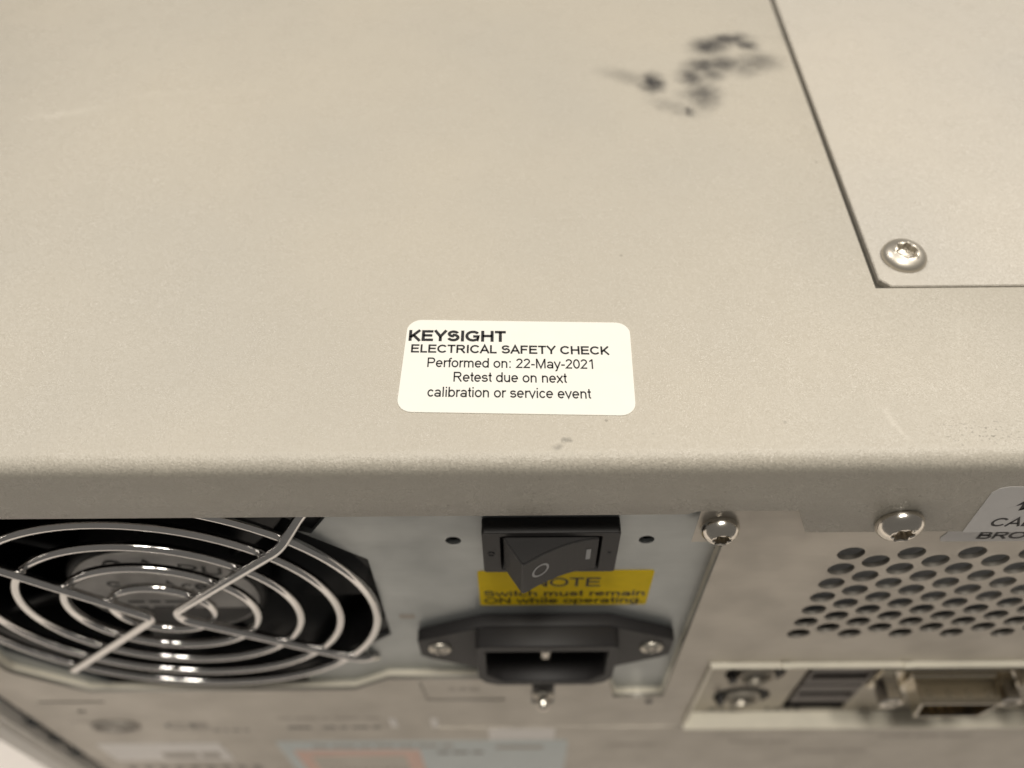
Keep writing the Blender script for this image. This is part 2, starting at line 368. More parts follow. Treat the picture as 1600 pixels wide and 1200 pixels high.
SCREW_T = screw_mesh(3.45, 1.7, 1.5); SCREW_T.materials[0] = M_dull
SCREW_S = screw_mesh(2.9, 2.5, 1.25)
def cross_mesh(R_, h):
    bm = bmesh.new(); lathe(bm, [(R_, 0), (R_, h * .25), (R_ * .9, h * .6), (R_ * .6, h * .9), (R_ * .3, h)], 28)
    bbox(bm, -R_ * .62, R_ * .62, -R_ * .11, R_ * .11, h * .5, h * 1.02, mi=1); bbox(bm, -R_ * .11, R_ * .11, -R_ * .62, R_ * .62, h * .5, h * 1.025, mi=1)
    bmesh.ops.recalc_face_normals(bm, faces=bm.faces)
    for v in bm.verts: v.co *= MM
    me = bpy.data.meshes.new('screw'); bm.to_mesh(me); bm.free(); me.materials.append(M_nickel); me.materials.append(M_greyink); return me
CROSS = cross_mesh(2.2, 0.9); CROSS.materials[0] = M_dull
def place(name, me, parent, pos, rear=True, spin=0.0, tilt=0.0):
    o = bpy.data.objects.new(name, me); COL.objects.link(o); o.parent = parent
    o.location = (OFF if parent is root else Vector((0, 0, 0))) + Vector(pos) * MM
    o.rotation_euler = (math.radians(90 + tilt) if rear else math.radians(tilt), 0, 0)
    q = o.rotation_euler.to_matrix() @ Matrix.Rotation(math.radians(spin), 3, 'Z'); o.rotation_euler = q.to_euler()
    return o
def part(name):
    o = bpy.data.objects.new(name, None); COL.objects.link(o); o.parent = root; o.location = OFF; o.empty_display_size = 0.01; return o

# ------------------------------------------------------------------ table
bm = bmesh.new(); bbox(bm, -800, 1100, -150, 800, -30, 0, 3, 3)
table = from_bm('table_top', bm, M_table, None, loc=(0, 0, 0))
table['kind'] = 'structure'; table['label'] = 'pale table top under the instrument, just showing at the lower left corner'

# ------------------------------------------------------------------ the instrument
root = bpy.data.objects.new('test_instrument', None); COL.objects.link(root); root.location = ROOT; root.empty_display_size = 0.02
root['label'] = 'beige metal cased test instrument seen over its rear top edge, with fan, switch and sockets'
root['category'] = 'instrument'
XL, XR, YB = -113.0, 318.0, 340.0
ZB = -190.0

# top cover: sheet, rolled bend, rear flange of two depths, opening for the access plate
Rb = 2.6
def cover():
    bm = bmesh.new()
    xs = sorted([XL, XL + 40, -40, -10, 10, 24.0, 25.2, 39.6, 42.0, 54.5, 80, 120, 200.0, 260, XR])
    prof = [(YB, 0), (182.0, 0), (100, 0), (60, 0), (31.3, 0), (12, 0), (Rb + 0.5, 0)]
    for i in range(19):
        a = math.pi / 2 * i / 18; prof.append((Rb - Rb * math.sin(a), -Rb + Rb * math.cos(a)))
    prof += [(0, -Rb - 0.5), (0, -8.0)]
    V = {}
    def vert(x, k, y, z):
        if (x, k) not in V: V[(x, k)] = bm.verts.new((x, y, z))
        return V[(x, k)]
    for xa, xb in zip(xs, xs[1:]):
        for k in range(len(prof) - 1):
            (ya, za), (yb, zb) = prof[k], prof[k + 1]
            if xa >= 54.5 and xb <= 200 and yb >= 31.3 and ya <= 182: continue
            f = bm.faces.new((vert(xa, k, ya, za), vert(xa, k + 1, yb, zb), vert(xb, k + 1, yb, zb), vert(xb, k, ya, za))); f.smooth = True
    K = len(prof)
    def zend(x, left):
        if x < 24.0 or (x == 24.0 and left): return -13.1
        if x <= 25.2: return -12.3 if not (x == 24.0) else -13.1
        if x < 42.0 or (x == 42.0 and left): return -12.2
        return -18.7
    for xa, xb in zip(xs, xs[1:]):
        if xb <= 24: za = zb = -13.1
        elif xb <= 25.2: za, zb = -13.1, -12.3
        elif xb <= 39.6: za = zb = -12.3
        elif xb <= 42.0: za, zb = -12.3, -18.7
        else: za = zb = -18.7
        f = bm.faces.new((vert(xa, K - 1, 0, -8), vert(xa, K, 0, za), vert(xb, K, 0, zb), vert(xb, K - 1, 0, -8))); f.smooth = True
    o = from_bm('top_cover', bm, M_paint, root)
    s = o.modifiers.new('thick', 'SOLIDIFY'); s.thickness = 1.0 * MM; s.offset = -1
    bv = o.modifiers.new('edge', 'BEVEL'); bv.width = 0.12 * MM; bv.segments = 2; bv.limit_method = 'ANGLE'; bv.angle_limit = math.radians(60)
    return o
cov = cover()
cov.data.update()

# access plate let into the cover, with its ledge below
def access_plate():
    bm = bmesh.new()
    x0, x1, y0, y1, c = 55.55, 199.2, 31.75, 181.3, 1.5
    loop = [(x0 + c, y0), (x1 - c, y0), (x1, y0 + c), (x1, y1 - c), (x1 - c, y1), (x0 + c, y1), (x0, y1 - c), (x0, y0 + c)]
    prism(bm, loop, 'z', -1.1, -0.10)
    bmesh.ops.bevel(bm, geom=[e for e in bm.edges if all(v.co.z > -0.2 for v in e.verts)], offset=0.12, segments=2, affect='EDGES')
    o = from_bm('access_plate', bm, M_plate, root)
    return o
ap = access_plate(); ap['label'] = 'flat beige access plate let into the top cover'
place('screw', SCREW_T, ap, (60.6, 38.0, -0.12), rear=False, spin=12, tilt=4)
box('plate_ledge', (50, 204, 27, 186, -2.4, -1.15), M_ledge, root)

# rear panel with openings
vents = []
for cix in range(17):
    for r in range(7 if cix % 2 == 0 else 6):
        vents.append((51.7 + cix * 4.70, -27.7 - r * 5.36 - (2.68 if cix % 2 else 0)))
psu_open = [(31.2, -16.5), (31.2, -94.9), (20.5, -95.5), (18.5, -83.5), (-27.1, -83.3), (-34.8, -89.6), (-91.8, -90.4), (-102.5, -79.0), (-103.5, -77), (-103.5, -9.0), (21, -9), (27.2, -13)]
IX0, IX1, IZ0, IZ1 = 38.0, 197.0, -113.0, -74.6
rear = plate2d('rear_panel', [(XL + 1.2, ZB), (XR - 1.2, ZB), (XR - 1.2, -1.3), (XL + 1.2, -1.3)],
    [psu_open, [(IX0, IZ0), (IX1, IZ0), (IX1, IZ1), (IX0, IZ1)], circ(-98.6, -103.0, 1.0, 16), rrect(-105.6, -90.8, -96.9, -95.9, 0.45)] + [circ(x, z, 2.12, 20) for x, z in vents], 1.1, 1.9, M_rear, root)
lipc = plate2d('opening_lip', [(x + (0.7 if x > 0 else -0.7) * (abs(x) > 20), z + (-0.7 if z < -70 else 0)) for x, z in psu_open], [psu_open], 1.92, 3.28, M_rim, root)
box('bulkhead', (34, XR - 8, 6.0, 7.0, -70, -3), M_bulk, root)
box('dark_backing', (34, XR - 8, 17.5, 18.5, ZB + 6, -71), M_dark, root)  # dark sheet added behind the sockets to keep their openings in shade

# power supply face, set back behind the opening
FX, FZ = -62.3, -48.6
h = 38.0; c = h * math.tan(math.pi / 8)
octo = [(FX + h, FZ - c), (FX + h, FZ + c), (FX + c + 7, FZ + h - 7)]
# small cut towards the guard's corner foot
octo += [(FX + 30.5, FZ + 24.6), (FX + 33.5, FZ + 29.5), (FX + 31.0, FZ + 32.5), (FX + 27.0, FZ + 31.5)]
octo += [(FX + c, FZ + h), (FX - c, FZ + h), (FX - h, FZ + c), (FX - h - 2, FZ - c - 8), (FX - c - 9, FZ - h - 6), (FX + c + 1, FZ - h - 6), (FX + c + 2, FZ - h + 1), (FX + 28.0, FZ - 27.0), (FX + 31.6, FZ - 29.2), (FX + 33.6, FZ - 26.6), (FX + 30.8, FZ - 23.4)]
octo[2] = (FX + 28.2, FZ + 25.6)
psu = plate2d('power_supply_face', [(-106, -101), (33.5, -101), (33.5, -6), (-106, -6)],
    [octo, circ(-10.1, -26.7, 1.25, 18), circ(20.1, -26.8, 1.25, 18), rrect(-3.9, 13.9, -31.2, -20.6, .5), rrect(-7.5, 17.5, -74.5, -56.5, 1)], 3.3, 4.2, M_zinc, root)
psu['label'] = 'blue grey zinc plated power supply face behind the fan, switch and inlet'
bm = bmesh.new(); bbox(bm, -106, 33.5, 34, 35, -101, -6); bbox(bm, -106, -105, 4.3, 34, -101, -6); bbox(bm, 32.5, 33.5, 4.3, 34, -101, -6); bbox(bm, -105, 32.5, 4.3, 34, -101, -100); bbox(bm, -105, 32.5, 4.3, 34, -7, -6)
from_bm('power_supply_box', bm, M_dark, root)
box('triangle_mark', (-21.8, -19.0, 3.24, 3.28, -57.0, -55.0), M_faint, psu)

# fan
fan = part('cooling_fan')
fr = plate2d('fan_frame', rrect(FX - 40, FX + 40, FZ - 40, FZ + 40, 3), [circ(FX, FZ, 38.6, 48)], 4.4, 24, M_fan, fan)
bm = bmesh.new(); lathe(bm, [(17.2, -20), (17.2, -0.8), (16.6, 0.0), (16.0, 0.15)], 48)
for v in bm.verts: v.co = Vector((FX + v.co.x, 5.2 - v.co.z, FZ + v.co.y))
from_bm('hub', bm, M_fan, fan)
bm = bmesh.new(); lathe(bm, [(15.9, 0.0), (15.9, 0.12)], 48, smooth=False)
for v in bm.verts: v.co = Vector((FX + v.co.x, 5.03 - v.co.z, FZ + v.co.y))
from_bm('hub_label', bm, M_hub, fan)
bm = bmesh.new()
vv = [bm.verts.new((FX + 15.6 * math.cos(t), 4.88, FZ + 15.6 * math.sin(t))) for t in [math.radians(205 + 130 * i / 24) for i in range(25)]]
bm.faces.new(vv); 
from_bm('dark_label_band', bm, M_greyink, fan)
hm = lettering('lettering', 'San Ace', fan, M_hubink, (FX - 9.6, 4.87, FZ + 0.6), (1, 0, 0), (0, 0, 1), 17.5, 4.2, 0.17)
bm = bmesh.new()
tube(bm, [(FX - 5.6 + 1.6 * math.cos(t), 4.88, FZ + 10.9 + 1.6 * math.sin(t)) for t in [2 * math.pi * i / 24 for i in range(24)]], 0.25, True, 6); bbox(bm, FX - 6.0, FX - 5.2, 4.86, 4.9, FZ + 10.6, FZ + 11.2)
from_bm('approval_mark', bm, M_hubink, fan)
bm = bmesh.new(); tube(bm, [(FX - 1.8, 4.88, FZ + 9.8), (FX + 1.8, 4.88, FZ + 9.8), (FX, 4.88, FZ + 12.8)], 0.28, True, 6); from_bm('approval_mark', bm, M_hubink, fan)
lettering('approval_mark', 'RU', fan, M_hubink, (FX + 4.6, 4.87, FZ + 8.4), (1, 0, -0.25), (0.2, 0, 1), 7.2, 3.0, 0.17)
dashes('small_print', fan, M_hubink, FX - 8.5, FZ - 4.2, [3, 2, 4, 1.5], 0.9, 4.86)
dashes('small_print', fan, M_hubink, FX - 7.5, FZ - 6.6, [2, 4, 2.5], 0.9, 4.86)
def blade():
    bm = bmesh.new(); nr, rows = 7, []
    for i in range(nr):
        r = 16.5 + (37.6 - 16.5) * i / (nr - 1); row = []
        for j in range(5):
            t = j / 4; a = math.radians(-6 + 44 * t + 10 * (i / (nr - 1)) ** 1.4)
            row.append(bm.verts.new((r * math.cos(a), 7.5 + 14 * t + 1.5 * math.sin(t * math.pi), r * math.sin(a))))
        rows.append(row)
    for A, B in zip(rows, rows[1:]):
        for j in range(4): bm.faces.new((A[j], A[j + 1], B[j + 1], B[j])).smooth = True
    for v in bm.verts: v.co *= MM
    me = bpy.data.meshes.new('blade'); bm.to_mesh(me); bm.free(); me.materials.append(M_fan); return me
bl = blade()
for i in range(7):
    o = bpy.data.objects.new('blade', bl); COL.objects.link(o); o.parent = fan; o.location = Vector((FX, 0, FZ)) * MM
    o.rotation_euler = (0, math.radians(360 / 7 * i + 11), 0)
    s = o.modifiers.new('thick', 'SOLIDIFY'); s.thickness = 1.1 * MM
bm = bmesh.new(); tube(bm, round_path([(FX + 20, 21, FZ - 4), (FX + 27, 23, FZ - 2), (FX + 34, 22, FZ - 3), (FX + 42, 22, FZ)], 3), 0.8, seg=8); from_bm('lead_wire', bm, M_wire, fan)

# fan guard: five rings and two bent wires
fg = part('fan_guard')
GY = 1.9
for r in (8.7, 16.2, 23.7, 30.7, 37.2):
    bm = bmesh.new(); tube(bm, [(FX + r * math.cos(2 * math.pi * i / 96), GY, FZ + r * math.sin(2 * math.pi * i / 96)) for i in range(96)], 0.80, True, 16)
    from_bm('ring', bm, M_chrome, fg, True)
WY = 0.62
def spoke(pts):
    bm = bmesh.new(); tube(bm, round_path(pts, 2.2, 8), 0.84, False, 16); o = from_bm('bent_spoke', bm, M_chrome, fg)
spoke([(FX - 36.5, 3.0, FZ + 36.5), (FX - 31, WY, FZ + 31), (FX - 1.6, WY, FZ - 1.0), (FX - 26.6, WY, FZ - 26.8), (FX - 27.4, 3.2, FZ - 27.6)])
spoke([(FX + 36.0, 3.6, FZ + 37.5), (FX + 30.5, 3.0, FZ + 31.5), (FX + 26.0, WY, FZ + 24.6), (FX + 2.9, WY, FZ + 1.6), (FX + 3.4, WY, FZ - 1.6), (FX + 31.0, 1.5, FZ - 23.6), (FX + 34.0, 3.0, FZ - 26.5)])

# rocker switch
sw = part('rocker_switch'); sw['label'] = 'black rocker switch with its O side raised, marked O and I'
plate2d('bezel', rrect(-5.4, 15.3, -32.4, -19.3, 0.5), [rrect(-2.6, 12.6, -31.3, -20.5, 0.3)], 0.6, 3.28, M_soft, sw, 0.15)
box('well', (-3.4, 13.4, 3.5, 14, -31.15, -20.65), M_fan, sw)
def rocker():
    bm = bmesh.new()
    prof = [(-2.2, 5.0), (-2.15, 0.6), (-1.2, -1.0), (0.45, -3.55), (0.75, -3.75), (1.15, -3.62)]
    for i in range(1, 13):
        t = i / 12; x = 1.15 + (12.1 - 1.15) * t; prof.append((x, -3.62 + 4.0 * (1 - (1 - t) ** 1.75)))
    prof += [(12.2, 5.0)]
    prism(bm, prof, 'z', -31.0, -20.9)
    return bm
bm = rocker(); bmesh.ops.recalc_face_normals(bm, faces=bm.faces)
bmesh.ops.bevel(bm, geom=[e for e in bm.edges if abs(e.verts[0].co.z - e.verts[1].co.z) < 1e-4], offset=0.22, segments=2, affect='EDGES')
from_bm('rocker', bm, M_soft, sw)
def ry(x): 
    t = (x - 1.15) / (12.1 - 1.15); return -3.62 + 4.0 * (1 - (1 - t) ** 1.75)
bm = bmesh.new(); n = 36; A = []; B = []
for i in range(n):
    t = 2 * math.pi * i / n
    for L_, k in ((A, 1.0), (B, 0.74)):
        x = 3.4 + 1.3 * k * math.cos(t) ; z = -25.6 + 1.9 * k * math.sin(t); L_.append(bm.verts.new((x, ry(x) - 0.05, z)))
for i in range(n): bm.faces.new((A[i], A[(i + 1) % n], B[(i + 1) % n], B[i]))
from_bm('off_mark', bm, M_white, sw)
bm = bmesh.new(); P4 = [(10.4, -27.2), (11.1, -27.2), (11.1, -23.9), (10.4, -23.9)]
bm.faces.new([bm.verts.new((x, ry(x) - 0.05, z)) for x, z in P4]); from_bm('on_mark', bm, M_white, sw)
bm = bmesh.new(); tube(bm, [(-4.1 + .5 * math.cos(2 * math.pi * i / 16), 0.57, -26 + .6 * math.sin(2 * math.pi * i / 16)) for i in range(16)], 0.1, True, 6); from_bm('moulded_ring', bm, M_fan, sw)
box('moulded_dot', (13.8, 14.3, 0.5, 0.7, -26.4, -25.6), M_fan, sw)

# yellow note under the switch
def flat_label(name, pts, y, mat, label=None, parent=None, th=0.08):
    bm = bmesh.new(); prism(bm, pts, 'y', y - th, y); o = from_bm(name, bm, mat, parent or root)
    if label: o['label'] = label
    return o
yl = flat_label('note_label', rrect(-6.8, 22.7, -51.1, -37.4, 0.6), 3.28, M_yellow, 'yellow note label reading NOTE switch must remain ON')
LY = 3.28 - 0.08 - 0.03
lettering('lettering', 'NOTE', yl, M_ink, (2.4, LY, -43.4), (1, 0, 0), (0, 0, 1), 11.6, 3.4, 0.15)
lettering('lettering', 'Switch must remain', yl, M_ink, (-6.0, LY, -47.3), (1, 0, 0), (0, 0, 1), 28.0, 2.3, 0.17)
lettering('lettering', 'ON while operating.', yl, M_ink, (-6.0, LY, -50.2), (1, 0, 0), (0, 0, 1), 28.0, 2.3, 0.17)

# mains inlet
CX, CZ = 5.1, -65.4
inl = part('power_inlet'); inl['label'] = 'black mains inlet socket with winged flange and two screws'
wing = [(CX - 24, CZ + 3.6), (CX - 22.3, CZ + 4.8), (CX - 11.5, CZ + 10.6), (CX + 11.5, CZ + 10.6), (CX + 22.3, CZ + 4.8), (CX + 24, CZ + 3.6), (CX + 24, CZ - 3.6), (CX + 22.3, CZ - 5.2), (CX + 13, CZ - 10.8), (CX - 13, CZ - 10.8), (CX - 22.3, CZ - 5.2), (CX - 24, CZ - 3.6)]
plate2d('flange', wing, [rrect(CX - 12, CX + 12, CZ - 8.5, CZ + 8.5, 2)], 0.75, 3.26, M_black, inl, 0.25)
body = [(CX - 11.9, CZ + 10.3), (CX + 11.9, CZ + 10.3), (CX + 12.9, CZ + 9.3), (CX + 12.9, CZ - 6.0), (CX + 11.6, CZ - 8.6), (CX + 9.2, CZ - 10.0), (CX - 9.2, CZ - 10.0), (CX - 11.6, CZ - 8.6), (CX - 12.9, CZ - 6.0), (CX - 12.9, CZ + 9.3)]
cav = [(CX - 11.2, CZ + 7.6), (CX + 11.2, CZ + 7.6), (CX + 11.2, CZ - 4.2), (CX + 8.0, CZ - 7.6), (CX - 8.0, CZ - 7.6), (CX - 11.2, CZ - 4.2)]
plate2d('shell', body, [cav], -2.9, 3.24, M_black, inl, 0.25)
plate2d('inner_shell', [(CX - 11.9, CZ + 8.3), (CX + 11.9, CZ + 8.3), (CX + 11.9, CZ - 8.3), (CX - 11.9, CZ - 8.3)], [cav], 3.3, 14.5, M_black, inl)
box('inner_wall', (CX - 11.9, CX + 11.9, 14.6, 15.6, CZ - 8.3, CZ + 8.3), M_black, inl)
for px, pz in ((0, -0.6), (-7, 3.4), (7, 3.4)):
    bm = bmesh.new(); bbox(bm, CX + px - 1.0, CX + px + 1.0, -0.6 if px == 0 else 3.0, 15, CZ + pz - 2.0, CZ + pz + 2.0, 0.5, 2); from_bm('pin', bm, M_nickel, inl)
for sx in (-20, 20): place('screw', CROSS, inl, (CX + sx, 0.74, CZ + 0.4), spin=35 + sx)
# ground screw on a black sheet that stands in for shadow under the inlet
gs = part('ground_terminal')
box('shadow_tab', (CX - 2.3, CX + 2.3, 0.3, 1.06, -96.5, -86.0), M_soft, gs, 0.2)
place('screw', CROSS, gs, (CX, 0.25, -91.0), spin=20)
bm = bmesh.new(); lathe(bm, [(1.2, 0), (1.2, 2.0), (0.8, 2.4), (0.3, 2.5)], 20)
for v in bm.verts: v.co = Vector((CX + v.co.x, -0.6 - v.co.z, -90.6 + v.co.y))
from_bm('stud', bm, M_nickel, gs)

# screws on the rear
s2 = place('cover_screw', SCREW, root, (54.6, -0.02, -15.6), spin=5); s2['label'] = 'domed star drive screw in the cover flange beside the white seal'
s1 = place('panel_screw', SCREW_S, root, (29.6, 1.08, -18.4), spin=0); s1['label'] = 'domed star drive screw under the flange at the corner of the power supply'
box('panel_strip', (26.2, 41.5, 1.0, 1.07, -23.2, -13.0), M_rear, root)

# paper stickers -------------------------------------------------------
st_a = math.radians(-1.7); SU = Vector((math.cos(st_a), math.sin(st_a), 0)); SV = Vector((-math.sin(st_a), math.cos(st_a), 0)); SC = Vector((0.1, 16.65, 0))
bm = bmesh.new(); prism(bm, rrect(-16.25, 16.25, -8.4, 8.4, 2.1), 'z', 0.0, 0.11)
for v in bm.verts: v.co = SC + SU * v.co.x + SV * v.co.y + Vector((0, 0, v.co.z + 0.004))
ss = from_bm('safety_sticker', bm, M_paper, root); ss['label'] = 'white electrical safety check sticker dated 22-May-2021 on the top cover'
for txt, x, y, wd, hh, bd in (('KEYSIGHT', -15.6, 21.4, 14.1, 2.1, 0.225), ('ELECTRICAL SAFETY CHECK', -15.1, 19.2, 28.4, 1.55, 0.19),
        ('Performed on: 22-May-2021', -12.6, 16.5, 23.4, 1.75, 0.145), ('Retest due on next', -8.8, 13.85, 15.8, 1.75, 0.145), ('calibration or service event', -12.3, 11.25, 22.5, 1.75, 0.145)):
    lettering('lettering', txt, ss, M_ink, (x, y, 0.135), SU * 0.6 + Vector((0.4, -0.008, 0)), (0, 1, 0), wd, hh, bd)

# broken-seal label folded over the flange edge
sl = flat_label('seal_label', [(64.9, -18.72), (64.4, -7.6), (65.0, -6.5), (66.2, -6.05), (106, -6.05), (106, -18.72)], -0.004, M_seal, 'silver white calibration seal stuck over the lower flange edge', th=0.07)
flat_label('lower_fold', [(63.9, -21.2), (63.5, -22.6), (64.0, -23.7), (106, -23.7), (106, -18.8), (63.9, -18.8)], 1.09, M_seal, parent=sl, th=0.07)
lettering('lettering', 'CALIBRATION', sl, M_ink, (67.9, -0.10, -17.0), (1, 0, 0), (0, 0, 1), 21.5, 2.5, 0.17)
lettering('lettering', 'BROKEN', sl, M_ink, (68.9, 0.99, -22.9), (1, 0, 0), (0, 0, 1), 14.0, 2.2, 0.2)
def zig(pts, wd):
    bm = bmesh.new()
    for (xa, za, wa), (xb, zb, wb) in zip(pts, pts[1:]):
        bm.faces.new([bm.verts.new((x, -0.10, z)) for x, z in ((xa - wa, za - wa * .6), (xb - wb, zb - wb * .6), (xb + wb, zb + wb * .6), (xa + wa, za + wa * .6))])
    return bm
from_bm('emblem', zig([(68.2, -11.8, .25), (69.6, -11.0, .35), (70.4, -9.4, .5), (70.7, -12.2, .5), (71.8, -9.0, .45), (72.6, -12.8, .5), (73.6, -10.4, .4), (75.4, -11.2, .2)], 0.4), M_ink, sl)

# I/O shield and its sockets ---------------------------------------------
io = part('connector_shield'); io['label'] = 'stamped metal connector shield with round, flat and D shaped sockets'
bm = bmesh.new()
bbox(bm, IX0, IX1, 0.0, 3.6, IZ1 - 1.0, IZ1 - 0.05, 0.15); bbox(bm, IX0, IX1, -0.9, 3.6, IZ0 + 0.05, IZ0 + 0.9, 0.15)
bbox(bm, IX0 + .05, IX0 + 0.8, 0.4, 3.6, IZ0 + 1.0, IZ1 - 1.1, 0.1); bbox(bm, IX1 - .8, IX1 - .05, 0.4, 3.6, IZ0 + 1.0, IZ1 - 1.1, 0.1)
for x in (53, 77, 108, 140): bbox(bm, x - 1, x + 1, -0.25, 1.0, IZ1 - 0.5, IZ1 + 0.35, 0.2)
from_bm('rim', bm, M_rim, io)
ports_ps2 = [(49.8, -86.4), (49.8, -101.0)]; ports_usb = [(67.6, -86.2), (67.6, -98.2)]
holes = [circ(x, z, 6.3, 28) for x, z in ports_ps2] + [rrect(60.4, 74.8, -110.6, -77.0, .4)]
holes += [rrect(80.5, 99.5, -95.5, -82.0, 1.0), rrect(103.0, 126.0, -91.5, -78.5, 1.0), rrect(132, 148, -94, -80, 1)]
plate2d('stamped_face', [(IX0 + .8, IZ0 + .9), (IX1 - .8, IZ0 + .9), (IX1 - .8, IZ1 - 1), (IX0 + .8, IZ1 - 1)], holes, 3.0, 3.5, M_shield, io)
for x, z in ports_ps2:
    bm = bmesh.new(); lathe(bm, [(5.5, -8), (5.5, 0.3), (4.9, 0.4), (4.7, 0.0), (4.7, -6)], 32, 1)
    lathe(bm, [(4.0, -6), (4.0, 1.3), (3.5, 1.5), (3.3, 1.0), (3.3, -5)], 24, 0)
    lathe(bm, [(2.2, -6), (2.2, 0.2), (1.8, 0.3)], 20, 1)
    bbox(bm, -5.6, -4.4, -1.2, 1.2, -2, 2.0, mi=1)
    for v in bm.verts: v.co = Vector((x + v.co.x, 3.2 - v.co.z, z + v.co.y))
    from_bm('round_port', bm, [M_shield, M_soft], io)
for x, z in ports_usb:
    bm = bmesh.new()
    bbox(bm, x - 6.7, x + 6.7, 2.4, 16, z + 1.6, z + 5.6, 0.2); bbox(bm, x - 6.7, x + 6.7, 2.4, 16, z - 5.4, z - 2.4, 0.2)
    bbox(bm, x - 6.7, x - 5.9, 2.4, 16, z - 2.4, z + 1.6); bbox(bm, x + 5.9, x + 6.7, 2.4, 16, z - 2.4, z + 1.6)
    bbox(bm, x - 5.2, x + 5.2, 3.0, 16, z - 0.6, z + 0.8, 0.1, mi=1)
    bbox(bm, x - 5.9, x + 5.9, 12, 16, z - 2.3, z + 1.5, mi=1)
    from_bm('flat_port', bm, [M_portbody, M_soft], io)
def dsub(x, z, wd, hh, y0):
    bm = bmesh.new(); t = hh * 0.17
    out = [(x - wd / 2, z + hh / 2), (x + wd / 2, z + hh / 2), (x + wd / 2 - t, z - hh / 2), (x - wd / 2 + t, z - hh / 2)]
    inn = [(x - wd / 2 + .6, z + hh / 2 - .5), (x + wd / 2 - .6, z + hh / 2 - .5), (x + wd / 2 - t - .5, z - hh / 2 + .5), (x - wd / 2 + t + .5, z - hh / 2 + .5)]
    L4 = [[bm.verts.new((u, y, v)) for u, v in lp] for lp, y in ((out, 2.9), (out, y0), (inn, y0), (inn, 3.2))]
    for A, B in zip(L4, L4[1:]):
        for i in range(4): bm.faces.new((A[i], A[(i + 1) % 4], B[(i + 1) % 4], B[i]))
    bm.faces.new(L4[-1]).material_index = 1
    bbox(bm, x - wd / 2 - 6.4, x + wd / 2 + 6.4, 2.2, 2.9, z - hh / 2 - 1.2, z + hh / 2 + 1.2, 0.3)
    bbox(bm, x - wd / 2 - .5, x + wd / 2 + .5, 1.2, 2.2, z - hh / 2 - .5, z + hh / 2 + .8, 0.25)
    for k in range(4): bbox(bm, x - wd * .36 + k * wd * .24 - .5, x - wd * .36 + k * wd * .24 + .5, y0 + 1.6, y0 + 3.0, z + hh / 2 - .2, z + hh / 2 + .28, 0.15)
    for r in range(3):
        for k in range(5): bbox(bm, x - 4.4 + k * 2.1 + (r % 2), x - 3.8 + k * 2.1 + (r % 2), -1.5, 3, z - 2.4 + r * 2.1, z - 1.8 + r * 2.1, mi=2)
    o = from_bm('d_shaped_port', bm, [M_shell, M_soft, M_brass], io)
    for s in (-1, 1):
        bm = bmesh.new(); lathe(bm, [(2.6, 0), (2.6, 4.6), (2.2, 5.0), (1.5, 5.0), (1.4, 2)], 6, smooth=False)
        for v in bm.verts: v.co = Vector((x + s * (wd / 2 + 4.0) + v.co.x, 2.2 - v.co.z, z + v.co.y))
        from_bm('hex_standoff', bm, M_nickel, io)
dsub(90.0, -88.6, 16.6, 8.6, -4.2)
dsub(126.0, -88.6, 26.0, 8.6, -4.2)
box('jack_block', (102.0, 114.5, -1.6, 8, -83, -76.5), M_shield, io, 0.3)
box('latch', (76.2, 79.6, -2.5, 3, -92.5, -86.6), M_nickel, io, 0.5)
for x, ws in ((44, [1.6, 1.2, 1.6]), (57, [1.2, 1.6, 1.2, 1.4])): dashes('stamped_mark', io, M_greyink, x, IZ0 + 2.2, ws, 1.6, 2.97)

# marks and labels low on the rear panel ------------------------------------
RY = 1.1 - 0.02
lettering('lettering', 'CE', rear, M_rearink, (-83.4, RY, -116.4), (1, 0, 0), (0, 0, 1), 10.5, 4.6, 0.16)
dashes('small_print', rear, M_rearink, -73.0, -118.6, [1.6, 1.0, 2.0, 1.2], 1.6, RY)
dashes('small_print', rear, M_faint, -55.5, -109.6, [3, 5, 2, 6, 4], 1.4, RY)
dashes('small_print', rear, M_rearink, -54.8, -117.0, [5.5, -1, 3, 2, 4, 2], 1.9, RY)
# recycling-mark roundel left of the letters
bm = bmesh.new(); tube(bm, [(-95.0 + 5.2 * math.cos(2 * math.pi * i / 32), RY, -114.0 + 3.2 * math.sin(2 * math.pi * i / 32)) for i in range(32)], 0.7, True, 6); bbox(bm, -97.6, -92.6, RY - .05, RY, -115.4, -112.6)
from_bm('roundel', bm, M_faint, rear)
dashes('small_print', rear, M_faint, -104.5, -111.0, [8, 6], 1.0, RY)
pl = flat_label('pale_label', rrect(-105.6, -74.6, -144.0, -128.6, 1.0), 1.09, M_pale, 'pale blank label low on the rear panel at the left')
dashes('small_print', pl, M_faint, -92, -141.5, [9, 5], 5.0, 1.0)
bm = bmesh.new()
for i in range(9): bbox(bm, -105.5 + i * 4.2, -103.1 + i * 4.2, 1.02, 1.08, -153.5, -149.6)
from_bm('slot_marks', bm, M_rearink, rear)
bl_ = flat_label('rating_label', rrect(-60.5, 12.0, -172.0, -127.4, 1.0), 1.09, M_blue, 'pale blue rating label with a salmon panel low on the rear')
flat_label('salmon_panel', [(-57.5, -165), (-25.5, -165), (-25.5, -135.0), (-57.5, -135.0)], 1.0, M_pink, parent=bl_, th=0.03)
flat_label('pale_panel', [(-54.0, -165), (-29.5, -165), (-29.5, -140.2), (-54.0, -140.2)], 0.965, M_rear, parent=bl_, th=0.03)
dashes('small_print', bl_, M_faint, -52, -132.6, [4, 6, 3, 5, 4, 5, 3], 2.0, 0.98)
dashes('small_print', bl_, M_rearink, -21.0, -138.6, [3, 4, 3], 2.2, 0.98)
dashes('small_print', bl_, M_faint, -6.0, -134.4, [12], 2.6, 0.98, 0)
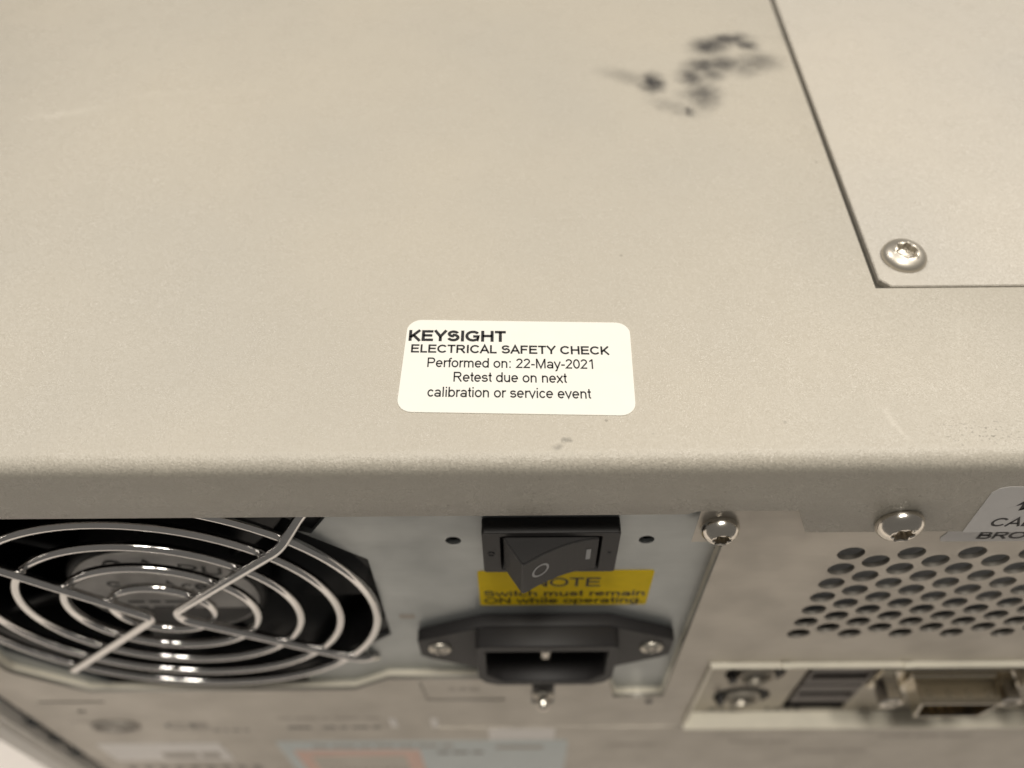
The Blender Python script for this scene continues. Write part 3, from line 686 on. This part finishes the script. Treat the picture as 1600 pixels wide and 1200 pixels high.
wl = flat_label('white_strip_label', rrect(-7.4, 8.6, -126.4, -117.4, .5), 1.09, M_paper if False else M_pale, 'small white strip label above the blue rating label')
bm = bmesh.new()
for a, b in (((-20.7, -84.8), (-20.1, -96.2)), ((-20.1, -96.2), (-3.0, -96.4))):
    tube(bm, [(a[0], RY + 0.1, a[1]), (b[0], RY + 0.1, b[1])], 0.32, seg=6)
from_bm('scribed_line', bm, M_faint, rear)
dashes('small_print', rear, M_faint, -15, -90.5, [1.4, 1.4, 2.0], 2.2, RY)
for x in (-30.2, -20.6): box('white_tick', (x, x + 1.6, 1.02, 1.08, -116.0, -109.5), M_pale, rear)
box('panel_rib', (-20, XR - 20, 0.95, 1.08, -117.2, -116.6), M_rear, rear)
for x, z, ws in ((52, -131, [9, 5]), (88, -127, [8, 6, 7]), (70, -140, [12, 6]), (22, -133, [7, 4])): dashes('small_print', rear, M_faint, x, z, ws, 2.6, RY)
bm = bmesh.new(); lathe(bm, [(0.9, 0), (0.9, 0.3), (0.5, 0.4)], 14)
for v in bm.verts: v.co = Vector((28.6 + v.co.x, 1.08 - v.co.z, -98.2 + v.co.y))
from_bm('rivet', bm, M_rearink, rear)

# sides, floor pan, feet -------------------------------------------------
def side(xa, xb, sgn):
    bm = bmesh.new()
    prof = [(xa, -2.0), (xb, -3.5), (xb + sgn * 1.2, -8), (xb + sgn * 1.2, ZB + 8), (xb, ZB + 3), (xa, ZB + 1)]
    prism(bm, prof, 'y', -1.5, YB)
    bmesh.ops.bevel(bm, geom=[e for e in bm.edges if all(abs(v.co.y + 1.5) < 1e-3 for v in e.verts)], offset=1.2, segments=3, affect='EDGES')
    return from_bm('side_moulding', bm, M_side, root)
side(XL - 2.4, XL - 9.0, -1); side(XR + 2.4, XR + 9.0, 1)
box('side_panel', (XL - 2.3, XL + 0.9, 2.6, YB - 1, ZB + 1, -1.4), M_dark, root)
box('side_panel', (XR - 0.9, XR + 2.3, 2.6, YB - 1, ZB + 1, -1.4), M_dark, root)
for z in (-112, -124.5, -137): box('hinge_knuckle', (XL - 1.6, XL + 1.0, 0.6, 2.6, z - 1.6, z + 1.6), M_dark, root, 0.4)
box('floor_pan', (XL + 1, XR - 1, 2.4, YB - 1, ZB - 1.2, ZB), M_side, root)
box('front_wall', (XL + 1, XR - 1, YB - 2.2, YB - 1.1, ZB + .1, -1.2), M_side, root)
for x in (XL + 25, XR - 25):
    for y in (25, YB - 25):
        bm = bmesh.new(); lathe(bm, [(9, ZB - 1.3), (9.5, ZB - 9), (9.0, -HT / MM)], 28, 0, x, y); 
        from_bm('foot', bm, M_rubber, root)
